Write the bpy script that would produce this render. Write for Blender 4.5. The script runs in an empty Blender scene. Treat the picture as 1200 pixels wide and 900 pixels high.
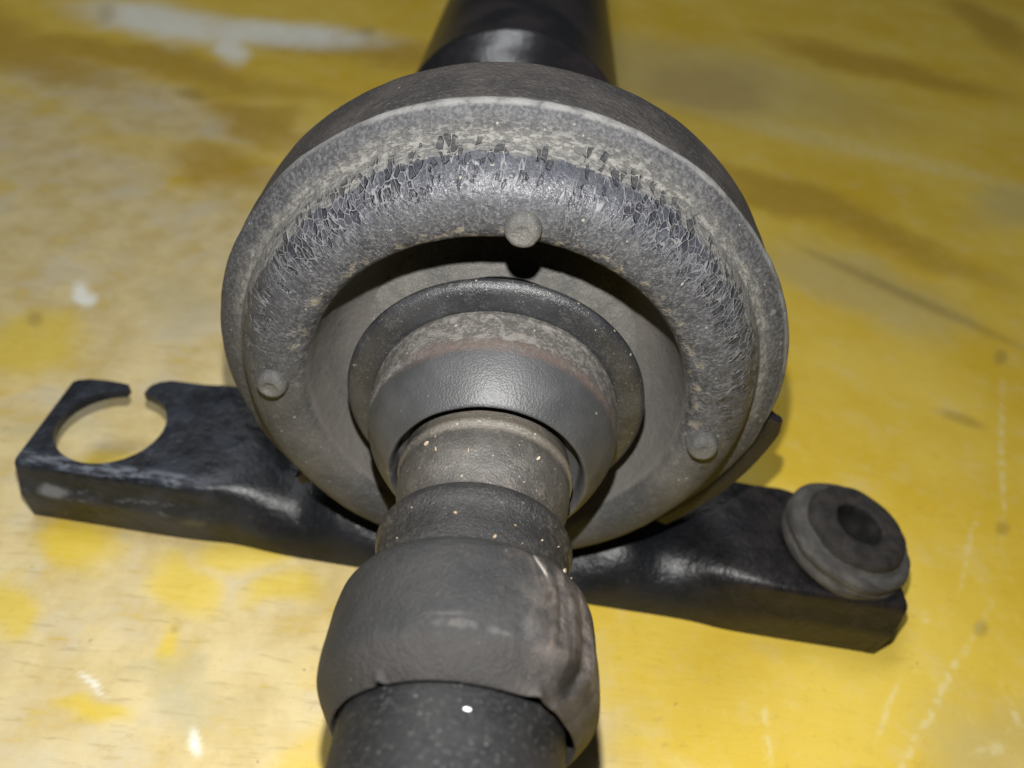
import bpy, bmesh, math, random
import numpy as np
from mathutils import Vector, Matrix, noise

# ------------------------------------------------------------------ camera, light, exposure
scn = bpy.context.scene
MM = 0.001
H = 70.0                                   # height of the shaft axis above the table, mm

def cam_rot(pitch, yaw, roll):
    return (Matrix.Rotation(math.radians(yaw), 4, 'Z') @ Matrix.Rotation(math.radians(pitch), 4, 'X')
            @ Matrix.Rotation(math.radians(roll), 4, 'Z'))

cd = bpy.data.cameras.new("camera")
cam = bpy.data.objects.new("camera", cd)
scn.collection.objects.link(cam)
R = cam_rot(48.8226, -1.4377, 7.3957)
CAM = Vector((0.0, -0.127068, 0.10899 + H * MM))
cam.matrix_world = Matrix.Translation(CAM) @ R
cd.sensor_width = 36.0
cd.lens = 27.03
cd.clip_start = 0.002
cd.clip_end = 50.0
cd.dof.use_dof = True
cd.dof.focus_distance = 0.136
cd.dof.aperture_fstop = 14.0
scn.camera = cam

world = bpy.data.worlds.new("World")
scn.world = world
world.use_nodes = True
bg = world.node_tree.nodes["Background"]
bg.inputs[0].default_value = (0.86, 0.95, 1.0, 1)
bg.inputs[1].default_value = 0.025

def add_light(name, kind, loc, energy, color, **kw):
    ld = bpy.data.lights.new(name, kind)
    ld.energy = energy
    ld.color = color
    for k, v in kw.items():
        setattr(ld, k, v)
    o = bpy.data.objects.new(name, ld)
    scn.collection.objects.link(o)
    o.location = loc
    return o

# the phone's flash, beside its lens
right = R.to_3x3() @ Vector((1, 0, 0)); up = R.to_3x3() @ Vector((0, 1, 0))
flash = add_light("phone_flash", 'POINT', CAM + up * 0.029 - right * 0.001, 2.4, (1.0, 0.985, 0.95),
                  shadow_soft_size=0.0018)
# the ceiling lamp of the room
lamp = add_light("ceiling_lamp", 'AREA', (-0.45, 0.6, 2.0), 17.0, (0.96, 0.98, 1.0), shape='RECTANGLE',
                 size=1.2, size_y=0.35)
lamp.rotation_euler = (Vector((-0.45, 0.6, 2.0)) - Vector((0, 0.1, 0))).to_track_quat('Z', 'Y').to_euler()

scn.view_settings.view_transform = 'Standard'
scn.view_settings.look = 'None'
scn.view_settings.exposure = 0.0
scn.view_settings.gamma = 1.0
scn.view_settings.use_curve_mapping = False
scn.render.engine = 'CYCLES'

# ------------------------------------------------------------------ node helpers
class NT:
    def __init__(self, name):
        self.m = bpy.data.materials.new(name)
        self.m.use_nodes = True
        self.t = self.m.node_tree
        self.b = self.t.nodes["Principled BSDF"]
        self.tc = self.t.nodes.new("ShaderNodeTexCoord")
        self.P = self.tc.outputs["Object"]
    def n(self, kind):
        return self.t.nodes.new("ShaderNode" + kind)
    def put(self, sock, v):
        if isinstance(v, bpy.types.NodeSocket):
            self.t.links.new(v, sock)
        elif isinstance(v, (tuple, list)) and sock.type == 'RGBA' and len(v) == 3:
            sock.default_value = (*v, 1)
        else:
            sock.default_value = v
    def f(self, op, a, b=None, c=None, clamp=False):
        nd = self.n("Math"); nd.operation = op; nd.use_clamp = clamp
        self.put(nd.inputs[0], a)
        if b is not None: self.put(nd.inputs[1], b)
        if c is not None: self.put(nd.inputs[2], c)
        return nd.outputs[0]
    def add(self, a, b): return self.f('ADD', a, b)
    def sub(self, a, b): return self.f('SUBTRACT', a, b)
    def mul(self, a, b): return self.f('MULTIPLY', a, b)
    def mx(self, a, b): return self.f('MAXIMUM', a, b)
    def v(self, op, a, b=None, s=None):
        nd = self.n("VectorMath"); nd.operation = op
        self.put(nd.inputs[0], a)
        if b is not None: self.put(nd.inputs[1], b)
        if s is not None: self.put(nd.inputs[3], s)
        return nd.outputs["Value"] if op in ('DOT_PRODUCT', 'LENGTH', 'DISTANCE') else nd.outputs[0]
    def xyz(self, x, y, z):
        nd = self.n("CombineXYZ")
        for i, q in enumerate((x, y, z)): self.put(nd.inputs[i], q)
        return nd.outputs[0]
    def sep(self, vec):
        nd = self.n("SeparateXYZ"); self.put(nd.inputs[0], vec)
        return nd.outputs
    def noise(self, vec, scale, detail=3, rough=0.55, dist=0.0, col=False):
        nd = self.n("TexNoise"); self.put(nd.inputs["Vector"], vec)
        nd.inputs["Scale"].default_value = scale; nd.inputs["Detail"].default_value = detail
        nd.inputs["Roughness"].default_value = rough; nd.inputs["Distortion"].default_value = dist
        return nd.outputs["Color" if col else "Fac"]
    def voro(self, vec, scale, feature='F1', rnd=1.0, out="Distance"):
        nd = self.n("TexVoronoi"); nd.feature = feature; self.put(nd.inputs["Vector"], vec)
        nd.inputs["Scale"].default_value = scale; nd.inputs["Randomness"].default_value = rnd
        return nd.outputs[out]
    def step(self, x, lo, hi, a=0.0, b=1.0):
        nd = self.n("MapRange"); nd.interpolation_type = 'SMOOTHSTEP'
        flip = hi < lo
        if flip: lo, hi, a, b = hi, lo, b, a
        self.put(nd.inputs[0], x)
        nd.inputs[1].default_value = lo; nd.inputs[2].default_value = hi
        nd.inputs[3].default_value = a; nd.inputs[4].default_value = b
        return nd.outputs[0]
    def band(self, x, a, b, c, d):
        return self.mul(self.step(x, a, b), self.step(x, d, c))
    def mix(self, fac, a, b):
        nd = self.n("Mix"); nd.data_type = 'RGBA'
        self.put(nd.inputs[0], fac); self.put(nd.inputs[6], a); self.put(nd.inputs[7], b)
        return nd.outputs[2]
    def warp(self, vec, scale, amt, detail=2):
        c = self.noise(vec, scale, detail, col=True)
        return self.v('ADD', vec, self.v('SCALE', self.v('SUBTRACT', c, (0.5, 0.5, 0.5)), s=amt))
    def dots(self, vec, scale, size, thresh, soft=0.4):
        """scattered specks: a few cells of a Voronoi diagram carry a round dot"""
        nd = self.n("TexVoronoi"); self.put(nd.inputs["Vector"], vec); nd.inputs["Scale"].default_value = scale
        c = self.sep(nd.outputs["Color"])
        vary = self.add(0.35, self.mul(c[1], 0.9))                  # every speck a size of its own
        dd = self.f('DIVIDE', nd.outputs["Distance"], vary)
        return self.mul(self.step(dd, size, size * soft), self.f('GREATER_THAN', c[0], thresh))
    def bump(self, h, dist, strength=1.0, normal=None):
        nd = self.n("Bump"); self.put(nd.inputs["Height"], h)
        nd.inputs["Distance"].default_value = dist; nd.inputs["Strength"].default_value = strength
        if normal is not None: self.put(nd.inputs["Normal"], normal)
        return nd.outputs[0]
    def out(self, col, rough, normal=None, spec=0.5, metal=0.0):
        self.put(self.b.inputs["Base Color"], col)
        self.put(self.b.inputs["Roughness"], rough)
        self.put(self.b.inputs["Specular IOR Level"], spec)
        self.put(self.b.inputs["Metallic"], metal)
        if normal is not None: self.put(self.b.inputs["Normal"], normal)
        return self.m
    def polar(self):
        """(angle from the top, radius, distance along the axis) of a turned part"""
        s = self.sep(self.P)
        ang = self.f('ARCTAN2', s[0], s[2])
        rad = self.f('SQRT', self.add(self.mul(s[0], s[0]), self.mul(s[2], s[2])))
        return ang, rad, s[1]

# ------------------------------------------------------------------ mesh helpers
def link(o, parent=None):
    scn.collection.objects.link(o)
    if parent is not None: o.parent = parent
    return o

def mesh_obj(name, verts, faces, mat, parent=None, smooth=True, sharp=None):
    me = bpy.data.meshes.new(name)
    me.from_pydata([(x * MM, y * MM, z * MM) for x, y, z in verts], [], faces)
    me.update()
    bm = bmesh.new(); bm.from_mesh(me)
    bmesh.ops.recalc_face_normals(bm, faces=bm.faces)
    bm.to_mesh(me); bm.free()
    for p in me.polygons: p.use_smooth = smooth
    if smooth and sharp: me.set_sharp_from_angle(angle=math.radians(sharp))
    me.materials.append(mat)
    return link(bpy.data.objects.new(name, me), parent)

def spline(pts, k=4):
    """Catmull-Rom through (y, r); a point given twice stays a sharp corner"""
    out = []
    n = len(pts)
    for i in range(n - 1):
        p1, p2 = pts[i], pts[i + 1]
        if p1 == p2: continue
        p0 = pts[i - 1] if i > 0 else p1
        p3 = pts[i + 2] if i + 2 < n else p2
        for j in range(k):
            t = j / k
            q = []
            for a, b, c, d in zip(p0, p1, p2, p3):
                # limited tangents so that tight steps do not overshoot
                m1 = (c - a) / 2; m2 = (d - b) / 2; s = c - b
                if p0 == p1: m1 = s
                if p3 == p2: m2 = s
                lim = 1.5 * abs(s)
                m1 = max(-lim, min(lim, m1)); m2 = max(-lim, min(lim, m2))
                h = t * t * (3 - 2 * t)
                q.append(b + s * h + (t ** 3 - 2 * t * t + t) * m1 + (t ** 3 - t * t) * m2)
            out.append(tuple(q))
    out.append(pts[-1])
    return out

def turned(name, prof, mat, parent, seg=256, k=4, pert=None, centre=(0, 0), sharp=None, off=(0, 0)):
    """surface of revolution about the shaft axis (Y); prof = (y, r) in mm"""
    pr = spline(prof, k)
    V, F = [], []
    for (y, r) in pr:
        for i in range(seg):
            a = 2 * math.pi * i / seg
            yy, rr = y, r
            if pert and r > 0.5: yy, rr = pert(a if a < math.pi else a - 2 * math.pi, y, r)
            V.append((rr * math.sin(a) + off[0], yy, rr * math.cos(a) + off[1]))
    for j in range(len(pr) - 1):
        for i in range(seg):
            F.append((j * seg + i, j * seg + (i + 1) % seg, (j + 1) * seg + (i + 1) % seg, (j + 1) * seg + i))
    return mesh_obj(name, V, F, mat, parent, sharp=sharp)

def nz(x, y, z, s=1.0):
    return noise.noise(Vector((x * s, y * s, z * s)))

def gauss(d, w): return math.exp(-(d / w) ** 2)
def wrap(a): return (a + math.pi) % (2 * math.pi) - math.pi

# ------------------------------------------------------------------ materials
def mat_rubber_face():
    m = NT("dusty_cracked_rubber")
    ang, rad, y = m.polar()
    P = m.P
    arc = m.mul(ang, 0.050)
    # s: distance along the profile, 0 at the lip, growing towards the hub
    s = m.add(m.sub(0.060, rad), m.mul(y, -0.9))
    n_big = m.noise(P, 60, 2)
    n_mid = m.noise(P, 260, 3, 0.6)
    n_fine = m.noise(P, 1500, 3, 0.7)
    well = m.mul(m.step(rad, 0.0415, 0.0395), m.step(y, -0.0095, -0.0080))
    front = m.sub(1.0, well)
    base = m.mix(m.step(n_mid, 0.3, 0.7), (0.024, 0.025, 0.030), (0.056, 0.057, 0.063))
    base = m.mix(m.mul(m.step(n_fine, 0.45, 0.68), 0.65), base, (0.15, 0.149, 0.147))
    angn = m.add(ang, m.mul(m.sub(n_big, 0.5), 0.5))
    topside = m.mul(m.band(angn, -1.75, -1.15, 1.35, 2.0), front)
    low = m.mix(m.step(n_big, 0.35, 0.65), (0.042, 0.043, 0.043), (0.094, 0.088, 0.081))
    low = m.mix(m.mul(well, 0.85), low, m.mix(m.noise(P, 140, 3), (0.115, 0.110, 0.103), (0.185, 0.168, 0.152)))
    low = m.mix(m.mul(m.step(n_fine, 0.48, 0.7), 0.35), low, (0.19, 0.18, 0.165))
    low = m.mix(m.mul(m.step(n_mid, 0.60, 0.70), 0.3), low, (0.05, 0.05, 0.05))
    col = m.mix(topside, low, base)
    # the dusty band between the lip and the rounded edge
    side = m.step(m.f('ABSOLUTE', m.sub(ang, 0.1)), 0.35, 0.9)
    pn = m.noise(m.xyz(m.mul(arc, 0.8), s, 0.0), 230, 4, 0.7)
    sd = m.add(s, m.mul(m.sub(pn, 0.5), 0.0085))
    lobes = m.noise(m.xyz(m.mul(arc, 1.0), 0.0, 4.0), 75, 3, 0.6)
    sd = m.sub(sd, m.mul(side, m.add(0.0018, m.mul(m.sub(lobes, 0.45), 0.011))))
    dust = m.band(sd, 0.0018, 0.0052, 0.0114, 0.0121)
    flake = m.step(m.noise(m.xyz(m.mul(arc, 0.6), s, 0.0), 850, 5, 0.75), 0.38, 0.56)
    dust_m = m.mul(m.mul(dust, m.band(angn, -1.7, -1.2, 1.5, 1.9)), m.add(m.mul(flake, 0.60), 0.40))
    # bare spots of smooth dark rubber along the boundary
    cellv = m.warp(m.xyz(m.mul(arc, 2.6), m.mul(s, 0.95), 3.0), 420, 0.0013, 2)
    vc = m.n("TexVoronoi"); m.put(vc.inputs["Vector"], cellv); vc.inputs["Scale"].default_value = 330
    cc = m.sep(vc.outputs["Color"])
    ce = m.voro(cellv, 330, 'DISTANCE_TO_EDGE')
    sectors = m.mx(m.band(ang, -1.15, -0.85, -0.45, -0.25), m.band(ang, 0.30, 0.50, 1.05, 1.35))
    pzone = m.mul(m.band(m.add(sd, m.mul(m.sub(n_mid, 0.5), 0.006)), 0.0070, 0.0092, 0.0170, 0.0235), topside)
    chosen = m.f('GREATER_THAN', m.add(cc[0], m.add(m.mul(sectors, 0.16), m.mul(m.sub(n_big, 0.5), 0.5))), 0.72)
    bare = m.mul(m.mul(m.step(ce, 0.05, 0.13), chosen), pzone)
    torn = m.mul(m.mul(m.step(ce, 0.07, 0.02), m.mul(pzone, sectors)), m.step(sd, 0.0090, 0.0110))
    # radial wrinkles filled with dust
    wv = m.warp(m.xyz(m.mul(arc, 1.7), m.mul(s, 0.36), 0.0), 300, 0.0022, 2)
    rv = m.noise(m.warp(m.xyz(m.mul(arc, 1.0), m.mul(s, 0.20), 1.0), 500, 0.0016, 1), 330, 1.5, 0.5)
    ridge = m.step(m.f('ABSOLUTE', m.sub(rv, 0.5)), 0.024, 0.005)
    cellline = m.step(m.voro(wv, 205, 'DISTANCE_TO_EDGE'), 0.045, 0.010)
    vein1 = m.mx(m.mul(ridge, 0.8), m.mul(cellline, m.step(m.noise(P, 190, 2), 0.46, 0.56)))
    rv2 = m.noise(m.warp(m.xyz(m.mul(arc, 1.2), m.mul(s, 0.62), 2.0), 900, 0.0010, 1), 900, 2, 0.6)
    vein2 = m.step(m.f('ABSOLUTE', m.sub(rv2, 0.5)), 0.045, 0.012)
    zone1 = m.mul(m.band(m.add(sd, m.mul(m.sub(n_mid, 0.5), 0.003)), 0.0112, 0.0122, 0.0200, 0.0245), topside)
    zone2 = m.mul(m.band(m.sub(s, m.mul(side, 0.002)), 0.0110, 0.0170, 0.0270, 0.0300), topside)
    brk = m.step(m.noise(P, 330, 2), 0.38, 0.58, 0.10, 1.0)
    v = m.mx(m.mx(m.mul(m.mul(vein1, zone1), m.mul(brk, m.sub(0.70, m.mul(sectors, 0.35)))), m.mul(torn, 0.58)), m.mul(m.mul(vein2, zone2), m.mul(brk, 0.36)))
    col = m.mix(m.mul(zone1, 0.75), col, (0.045, 0.048, 0.062))
    dcol = m.mix(m.noise(P, 700, 3, .65), (0.125, 0.123, 0.116), (0.29, 0.28, 0.258))
    col = m.mix(m.mul(dust_m, 0.9), col, dcol)
    col = m.mix(m.mul(bare, 0.80), col, (0.022, 0.023, 0.031))
    col = m.mix(v, col, (0.26, 0.262, 0.275))
    rim = m.mul(m.band(s, 0.0270, 0.0282, 0.0300, 0.0315), m.step(m.noise(P, 420, 3, 0.7), 0.50, 0.66))
    col = m.mix(m.mul(m.mul(rim, topside), 0.7), col, (0.29, 0.25, 0.185))
    lip = m.mul(m.step(rad, 0.0593, 0.0600), m.band(ang, -1.3, -0.3, 1.5, 2.2))
    col = m.mix(m.mul(lip, m.step(n_mid, 0.3, 0.6, 0.4, 0.9)), col, (0.22, 0.218, 0.212))
    band = m.mul(m.band(m.sub(0.060, m.add(rad, m.mul(m.sub(n_mid, .5), .004))), 0.0001, 0.0009, 0.0026, 0.0048), 0.65)
    col = m.mix(m.mul(band, m.step(n_mid, .25, .6, .5, 1.0)), col, m.mix(m.step(n_fine, .35, .65), (0.030, 0.031, 0.037), (0.100, 0.100, 0.105)))
    bits = m.mul(m.dots(m.warp(P, 500, 0.001), 420, 0.32, 0.45, 0.5), m.mul(m.band(ang, 0.75, 1.15, 1.75, 2.0), m.band(s, 0.0015, 0.003, 0.010, 0.013)))
    col = m.mix(m.mul(bits, 0.75), col, (0.30, 0.29, 0.265))
    specks = m.mul(m.dots(P, 620, 0.20, 0.88), front)
    col = m.mix(m.mul(specks, 0.6), col, (0.42, 0.40, 0.35))
    hgt = m.add(m.add(m.mul(v, 0.8), m.mul(n_fine, 0.5)), m.add(m.mul(dust_m, 0.7), m.mul(bare, -1.6)))
    hgt = m.add(hgt, n_mid)
    col = m.mix(0.24, col, (0.006, 0.006, 0.008))
    rough = m.mix(m.mul(zone1, m.sub(1.0, v)), (0.75, 0.75, 0.75), (0.36, 0.36, 0.36))
    return m.out(col, rough, m.bump(hgt, 0.00036, 1.0), spec=0.45)

def mat_band():
    m = NT("dark_rubber_band")
    n1 = m.noise(m.P, 90, 4); n2 = m.noise(m.P, 1200, 4, 0.7); n3 = m.noise(m.P, 320, 3)
    c = m.mix(m.step(n1, 0.35, 0.65), (0.026, 0.024, 0.0245), (0.050, 0.044, 0.042))
    c = m.mix(m.mul(m.step(n2, 0.5, 0.75), 0.5), c, (0.1254, 0.1190, 0.1126))
    c = m.mix(m.mul(m.step(n3, 0.62, 0.72), 0.7), c, (0.0252, 0.0239, 0.0239))
    c = m.mix(m.mul(m.dots(m.P, 380, 0.16, 0.9), 0.7), c, (0.2876, 0.2366, 0.1728))
    return m.out(c, 0.72, m.bump(m.add(n2, m.mul(n3, 1.5)), 0.0006, 0.9), spec=0.35)

def turned_mat(name, dark, light, dustc, dust_amt=0.5, rough=0.6, bump=0.0002, speck=0.88, rust=None, spec=0.5, stain=None,
               grain=2300, dust_up=0.0):
    m = NT(name)
    ang, rad, y = m.polar()
    n1 = m.noise(m.P, 110, 4); n2 = m.noise(m.P, grain, 4, 0.7); n3 = m.noise(m.P, 380, 4, 0.65)
    c = m.mix(m.step(n1, 0.35, 0.65), dark, light)
    d = m.mul(m.step(m.add(n2, m.mul(m.sub(n3, 0.5), 0.7)), 0.46, 0.72), dust_amt)
    c = m.mix(d, c, dustc)
    r = m.add(rough, m.mul(d, 0.25))
    if rust:
        y0, y1, y2, y3, rc, a0 = rust
        ru = m.mul(m.band(m.add(y, m.mul(m.sub(n3, 0.5), 0.0016)), y0, y1, y2, y3), m.step(n2, 0.30, 0.55, 0.35, 1.0))
        ru = m.mul(ru, m.band(m.add(ang, m.mul(m.sub(n1, .5), .6)), -1.15, -0.6, 1.3, 2.1))
        c = m.mix(m.mul(ru, a0), c, rc)
    if stain:
        d = m.v('LENGTH', m.v('SUBTRACT', m.P, stain[:3]))
        c = m.mix(m.mul(m.step(m.add(d, m.mul(m.sub(n3, 0.5), 0.003)), stain[3], stain[3] * 0.4), 0.8), c, (0.03, 0.028, 0.026))
    c = m.mix(m.mul(m.dots(m.P, 520, 0.16, speck), 0.8), c, (0.42, 0.38, 0.30))
    c = m.mix(m.mul(m.dots(m.v('ADD', m.P, (3, 1, 2)), 1300, 0.26, 0.82), 0.5), c, (0.30, 0.28, 0.25))
    h = m.add(m.mul(n2, 1.0), m.mul(n3, 1.3))
    return m.out(c, r, m.bump(h, bump * 1.6, 0.9), spec=spec)

def mat_flange():
    m = NT("painted_flange_metal")
    ang, rad, y = m.polar()
    n1 = m.noise(m.P, 120, 4); n2 = m.noise(m.P, 1500, 4, 0.7); n3 = m.noise(m.P, 420, 4, 0.65)
    yy = m.add(y, m.mul(m.sub(n3, 0.5), 0.0012))
    # smooth dark bevel
    c = m.mix(m.step(n1, 0.3, 0.7), (0.0293, 0.0302, 0.0319), (0.0456, 0.0464, 0.0490))
    c = m.mix(m.mul(m.step(n2, 0.55, 0.75), 0.35), c, (0.0809, 0.0809, 0.0809))
    # dusty cylinder behind it
    cyl = m.step(yy, -0.0215, -0.0203)
    dusty = m.mix(m.step(m.add(n2, m.mul(m.sub(n3, .5), 1.0)), 0.38, 0.66), (0.0592, 0.0549, 0.0506), (0.1527, 0.1440, 0.1310))
    c = m.mix(m.mul(cyl, 0.92), c, dusty)
    rust = m.mul(m.band(yy, -0.0222, -0.0212, -0.0192, -0.0186), m.step(m.noise(m.P, 300, 4, .7), 0.25, 0.5, 0.3, 1.0))
    rust = m.mul(rust, m.band(ang, -0.95, -0.5, 1.0, 1.6))
    c = m.mix(m.mul(rust, 0.85), c, m.mix(n2, (0.0460, 0.0343, 0.0291), (0.0838, 0.0621, 0.0535)))
    # brown grime towards the lower sides
    side = m.step(m.f('ABSOLUTE', ang), 1.1, 1.9)
    c = m.mix(m.mul(m.mul(side, m.step(n1, 0.3, 0.6)), 0.6), c, (0.0759, 0.0694, 0.0629))
    scuff = m.mul(m.band(m.v('LENGTH', m.v('SUBTRACT', m.P, (-0.0158, -0.026, -0.002))), -1, 0, 0.005, 0.009), m.step(n3, .4, .6))
    c = m.mix(m.mul(scuff, 0.5), c, (0.0173, 0.0173, 0.0173))
    grains = m.mul(m.dots(m.P, 700, 0.30, 0.72), m.band(ang, -1.3, -0.8, -0.3, 0.1))
    grains = m.mul(grains, m.step(y, -0.0190, -0.0175))
    c = m.mix(grains, c, (0.2827, 0.2697, 0.2394))
    c = m.mix(m.mul(m.dots(m.P, 430, 0.14, 0.85), 0.8), c, (0.2321, 0.2061, 0.1628))
    r = m.mix(cyl, (0.50, 0.50, 0.50), (0.8, 0.8, 0.8))
    leather = m.voro(m.P, 2600)
    return m.out(c, r, m.bump(m.add(m.mul(leather, 0.6), m.mul(n2, .9)), 0.00009, 0.9), spec=0.55)

def mat_boot():
    m = NT("worn_boot_rubber")
    ang, rad, y = m.polar()
    P = m.P
    n1 = m.noise(P, 130, 4); n2 = m.noise(P, 2500, 3, 0.7); n3 = m.noise(P, 420, 4, 0.65)
    c = m.mix(m.step(n1, 0.35, 0.65), (0.0175, 0.0175, 0.0184), (0.0236, 0.0233, 0.0238))
    c = m.mix(m.mul(m.step(n2, 0.5, 0.72), 0.45), c, (0.0383, 0.0366, 0.0352))
    # brown wear on the right-hand side and the open end
    wear = m.mul(m.step(m.add(ang, m.mul(m.sub(m.noise(P, 190, 4, .65), 0.5), 1.3)), 0.22, 0.75), m.step(y, -0.058, -0.061))
    c = m.mix(m.mul(wear, 0.9), c, m.mix(m.step(n3, .3, .7), (0.030, 0.024, 0.021), (0.105, 0.088, 0.078)))
    face = m.step(y, -0.0735, -0.0755)
    c = m.mix(m.mul(face, 0.6), c, (0.0265, 0.0240, 0.0223))
    # long curved scratches on the right side
    arcx = m.add(m.mul(ang, 0.0205), m.mul(m.sub(m.noise(P, 240, 2), 0.5), 0.0022))
    for a0, k, y0, y1, w, st, cc in ((0.0085, -5.0, -0.0600, -0.0735, 0.00035, 0.75, (0.0987, 0.0870, 0.0777)),
                                 (0.0108, -3.5, -0.0590, -0.0632, 0.00050, 0.9, (0.1511, 0.1395, 0.1279)),
                                 (0.0145, 2.0, -0.0600, -0.0765, 0.00045, 0.8, (0.0063, 0.0063, 0.0067)),
                                 (0.0157, 1.0, -0.0610, -0.0740, 0.00030, 0.5, (0.0783, 0.0713, 0.0644)),
                                 (0.0062, 3.0, -0.0665, -0.0725, 0.00045, 0.5, (0.0122, 0.0110, 0.0110))):
        cx = m.add(a0, m.mul(m.mul(m.add(y, 0.067), m.add(y, 0.067)), k * 3.0))
        d = m.f('ABSOLUTE', m.sub(arcx, cx))
        q = m.mul(m.step(d, w * 1.6, w * 0.5), m.band(y, y1 - 0.001, y1, y0 - 0.001, y0))
        q = m.mul(q, m.step(n3, 0.36, 0.56, 0.1, 1.0))
        c = m.mix(m.mul(q, st * 0.8), c, tuple(0.62 * t for t in cc))
    sx = m.f('DIVIDE', m.sub(m.sub(arcx, 0.0098), m.mul(m.add(y, 0.0612), -0.42)), 0.00042); sy = m.f('DIVIDE', m.add(y, 0.0612), 0.0017)
    q = m.step(m.add(m.f('SQRT', m.add(m.mul(sx, sx), m.mul(sy, sy))), m.mul(m.sub(n3, 0.5), 0.9)), 1.15, 0.75)
    c = m.mix(m.mul(q, 0.85), c, (0.34, 0.31, 0.28))
    # rubbed patches where the boot turns over to its open end
    for (ax, yx, ra, ry, st) in ((-0.0020, -0.0735, 0.0034, 0.0008, 0.85), (-0.0028, -0.0722, 0.0030, 0.0005, 0.6), (0.0045, -0.0738, 0.0030, 0.0006, 0.8),
                                 (0.0085, -0.0720, 0.0022, 0.0022, 0.6), (0.0110, -0.0745, 0.0024, 0.0016, 0.5),
                                 (0.0080, -0.0665, 0.0020, 0.0030, 0.35)):
        dx = m.f('DIVIDE', m.sub(arcx, ax), ra); dy = m.f('DIVIDE', m.sub(y, yx), ry)
        d = m.f('SQRT', m.add(m.mul(dx, dx), m.mul(dy, dy)))
        q = m.mul(m.step(m.add(d, m.mul(m.sub(n3, 0.5), 2.6)), 1.2, 0.1), m.step(n2, 0.25, 0.55))
        c = m.mix(m.mul(q, st * 0.75), c, (0.0819, 0.0761, 0.0714))
    dk = m.v('LENGTH', m.v('MULTIPLY', m.v('SUBTRACT', m.xyz(arcx, y, 0.0), (0.0165, -0.0755, 0)), (1, 0.6, 1)))
    c = m.mix(m.mul(m.step(m.add(dk, m.mul(m.sub(n3, .5), 0.002)), 0.0024, 0.0012), 0.85), c, (0.0068, 0.0068, 0.0068))
    c = m.mix(m.mul(m.dots(P, 480, 0.14, 0.86), 0.7), c, (0.1090, 0.1021, 0.0928))
    c = m.mix(m.mul(m.dots(P, 1300, 0.26, 0.80), 0.5), c, (0.0736, 0.0713, 0.0690))
    # sandy dust on the collar
    col_m = m.mul(m.step(y, -0.0585, -0.0560), m.step(m.f('ABSOLUTE', m.add(ang, 0.05)), 0.5, 1.2, 0.25, 1.0))
    c = m.mix(m.mul(m.mul(col_m, m.step(m.noise(P, 900, 4, .75), 0.47, 0.62)), 0.75), c, (0.0715, 0.0634, 0.0541))
    r = m.mix(m.step(y, -0.058, -0.056), (0.58, 0.58, 0.58), (0.33, 0.33, 0.33))
    return m.out(c, r, m.bump(m.add(m.mul(n2, 1.0), m.mul(n3, 1.1)), 0.00032, 1.0), spec=0.3)

def mat_tube():
    m = NT("speckled_black_tube")
    ang, rad, y = m.polar()
    v = m.warp(m.xyz(m.mul(ang, 0.0165), m.mul(y, 1.5), 0.0), 1100, 0.0011, 3)
    n1 = m.noise(m.P, 160, 4); n2 = m.noise(v, 1500, 4, 0.7)
    c = m.mix(m.step(n1, 0.35, 0.65), (0.0054, 0.0057, 0.0064), (0.0113, 0.0113, 0.0118))
    c = m.mix(m.mul(m.step(m.noise(v, 900, 4, .7), 0.5, 0.7), 0.8), c, (0.0281, 0.0281, 0.0281))
    c = m.mix(m.mul(m.dots(v, 1050, 0.42, 0.50, 0.3), 0.5), c, (0.0627, 0.0627, 0.0627))
    c = m.mix(m.mul(m.dots(v, 520, 0.20, 0.82, 0.5), 0.6), c, (0.1045, 0.1020, 0.0971))
    side = m.mul(m.step(ang, 0.45, 1.0), m.step(n1, .35, .6))
    c = m.mix(m.mul(side, 0.5), c, (0.0267, 0.0217, 0.0193))
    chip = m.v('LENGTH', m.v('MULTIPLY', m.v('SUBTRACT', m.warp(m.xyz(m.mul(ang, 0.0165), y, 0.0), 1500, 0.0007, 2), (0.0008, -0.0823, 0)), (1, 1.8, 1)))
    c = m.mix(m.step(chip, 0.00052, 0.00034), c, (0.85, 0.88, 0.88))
    return m.out(c, 0.55, m.bump(n2, 0.0002, 0.8), spec=0.2)

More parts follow.
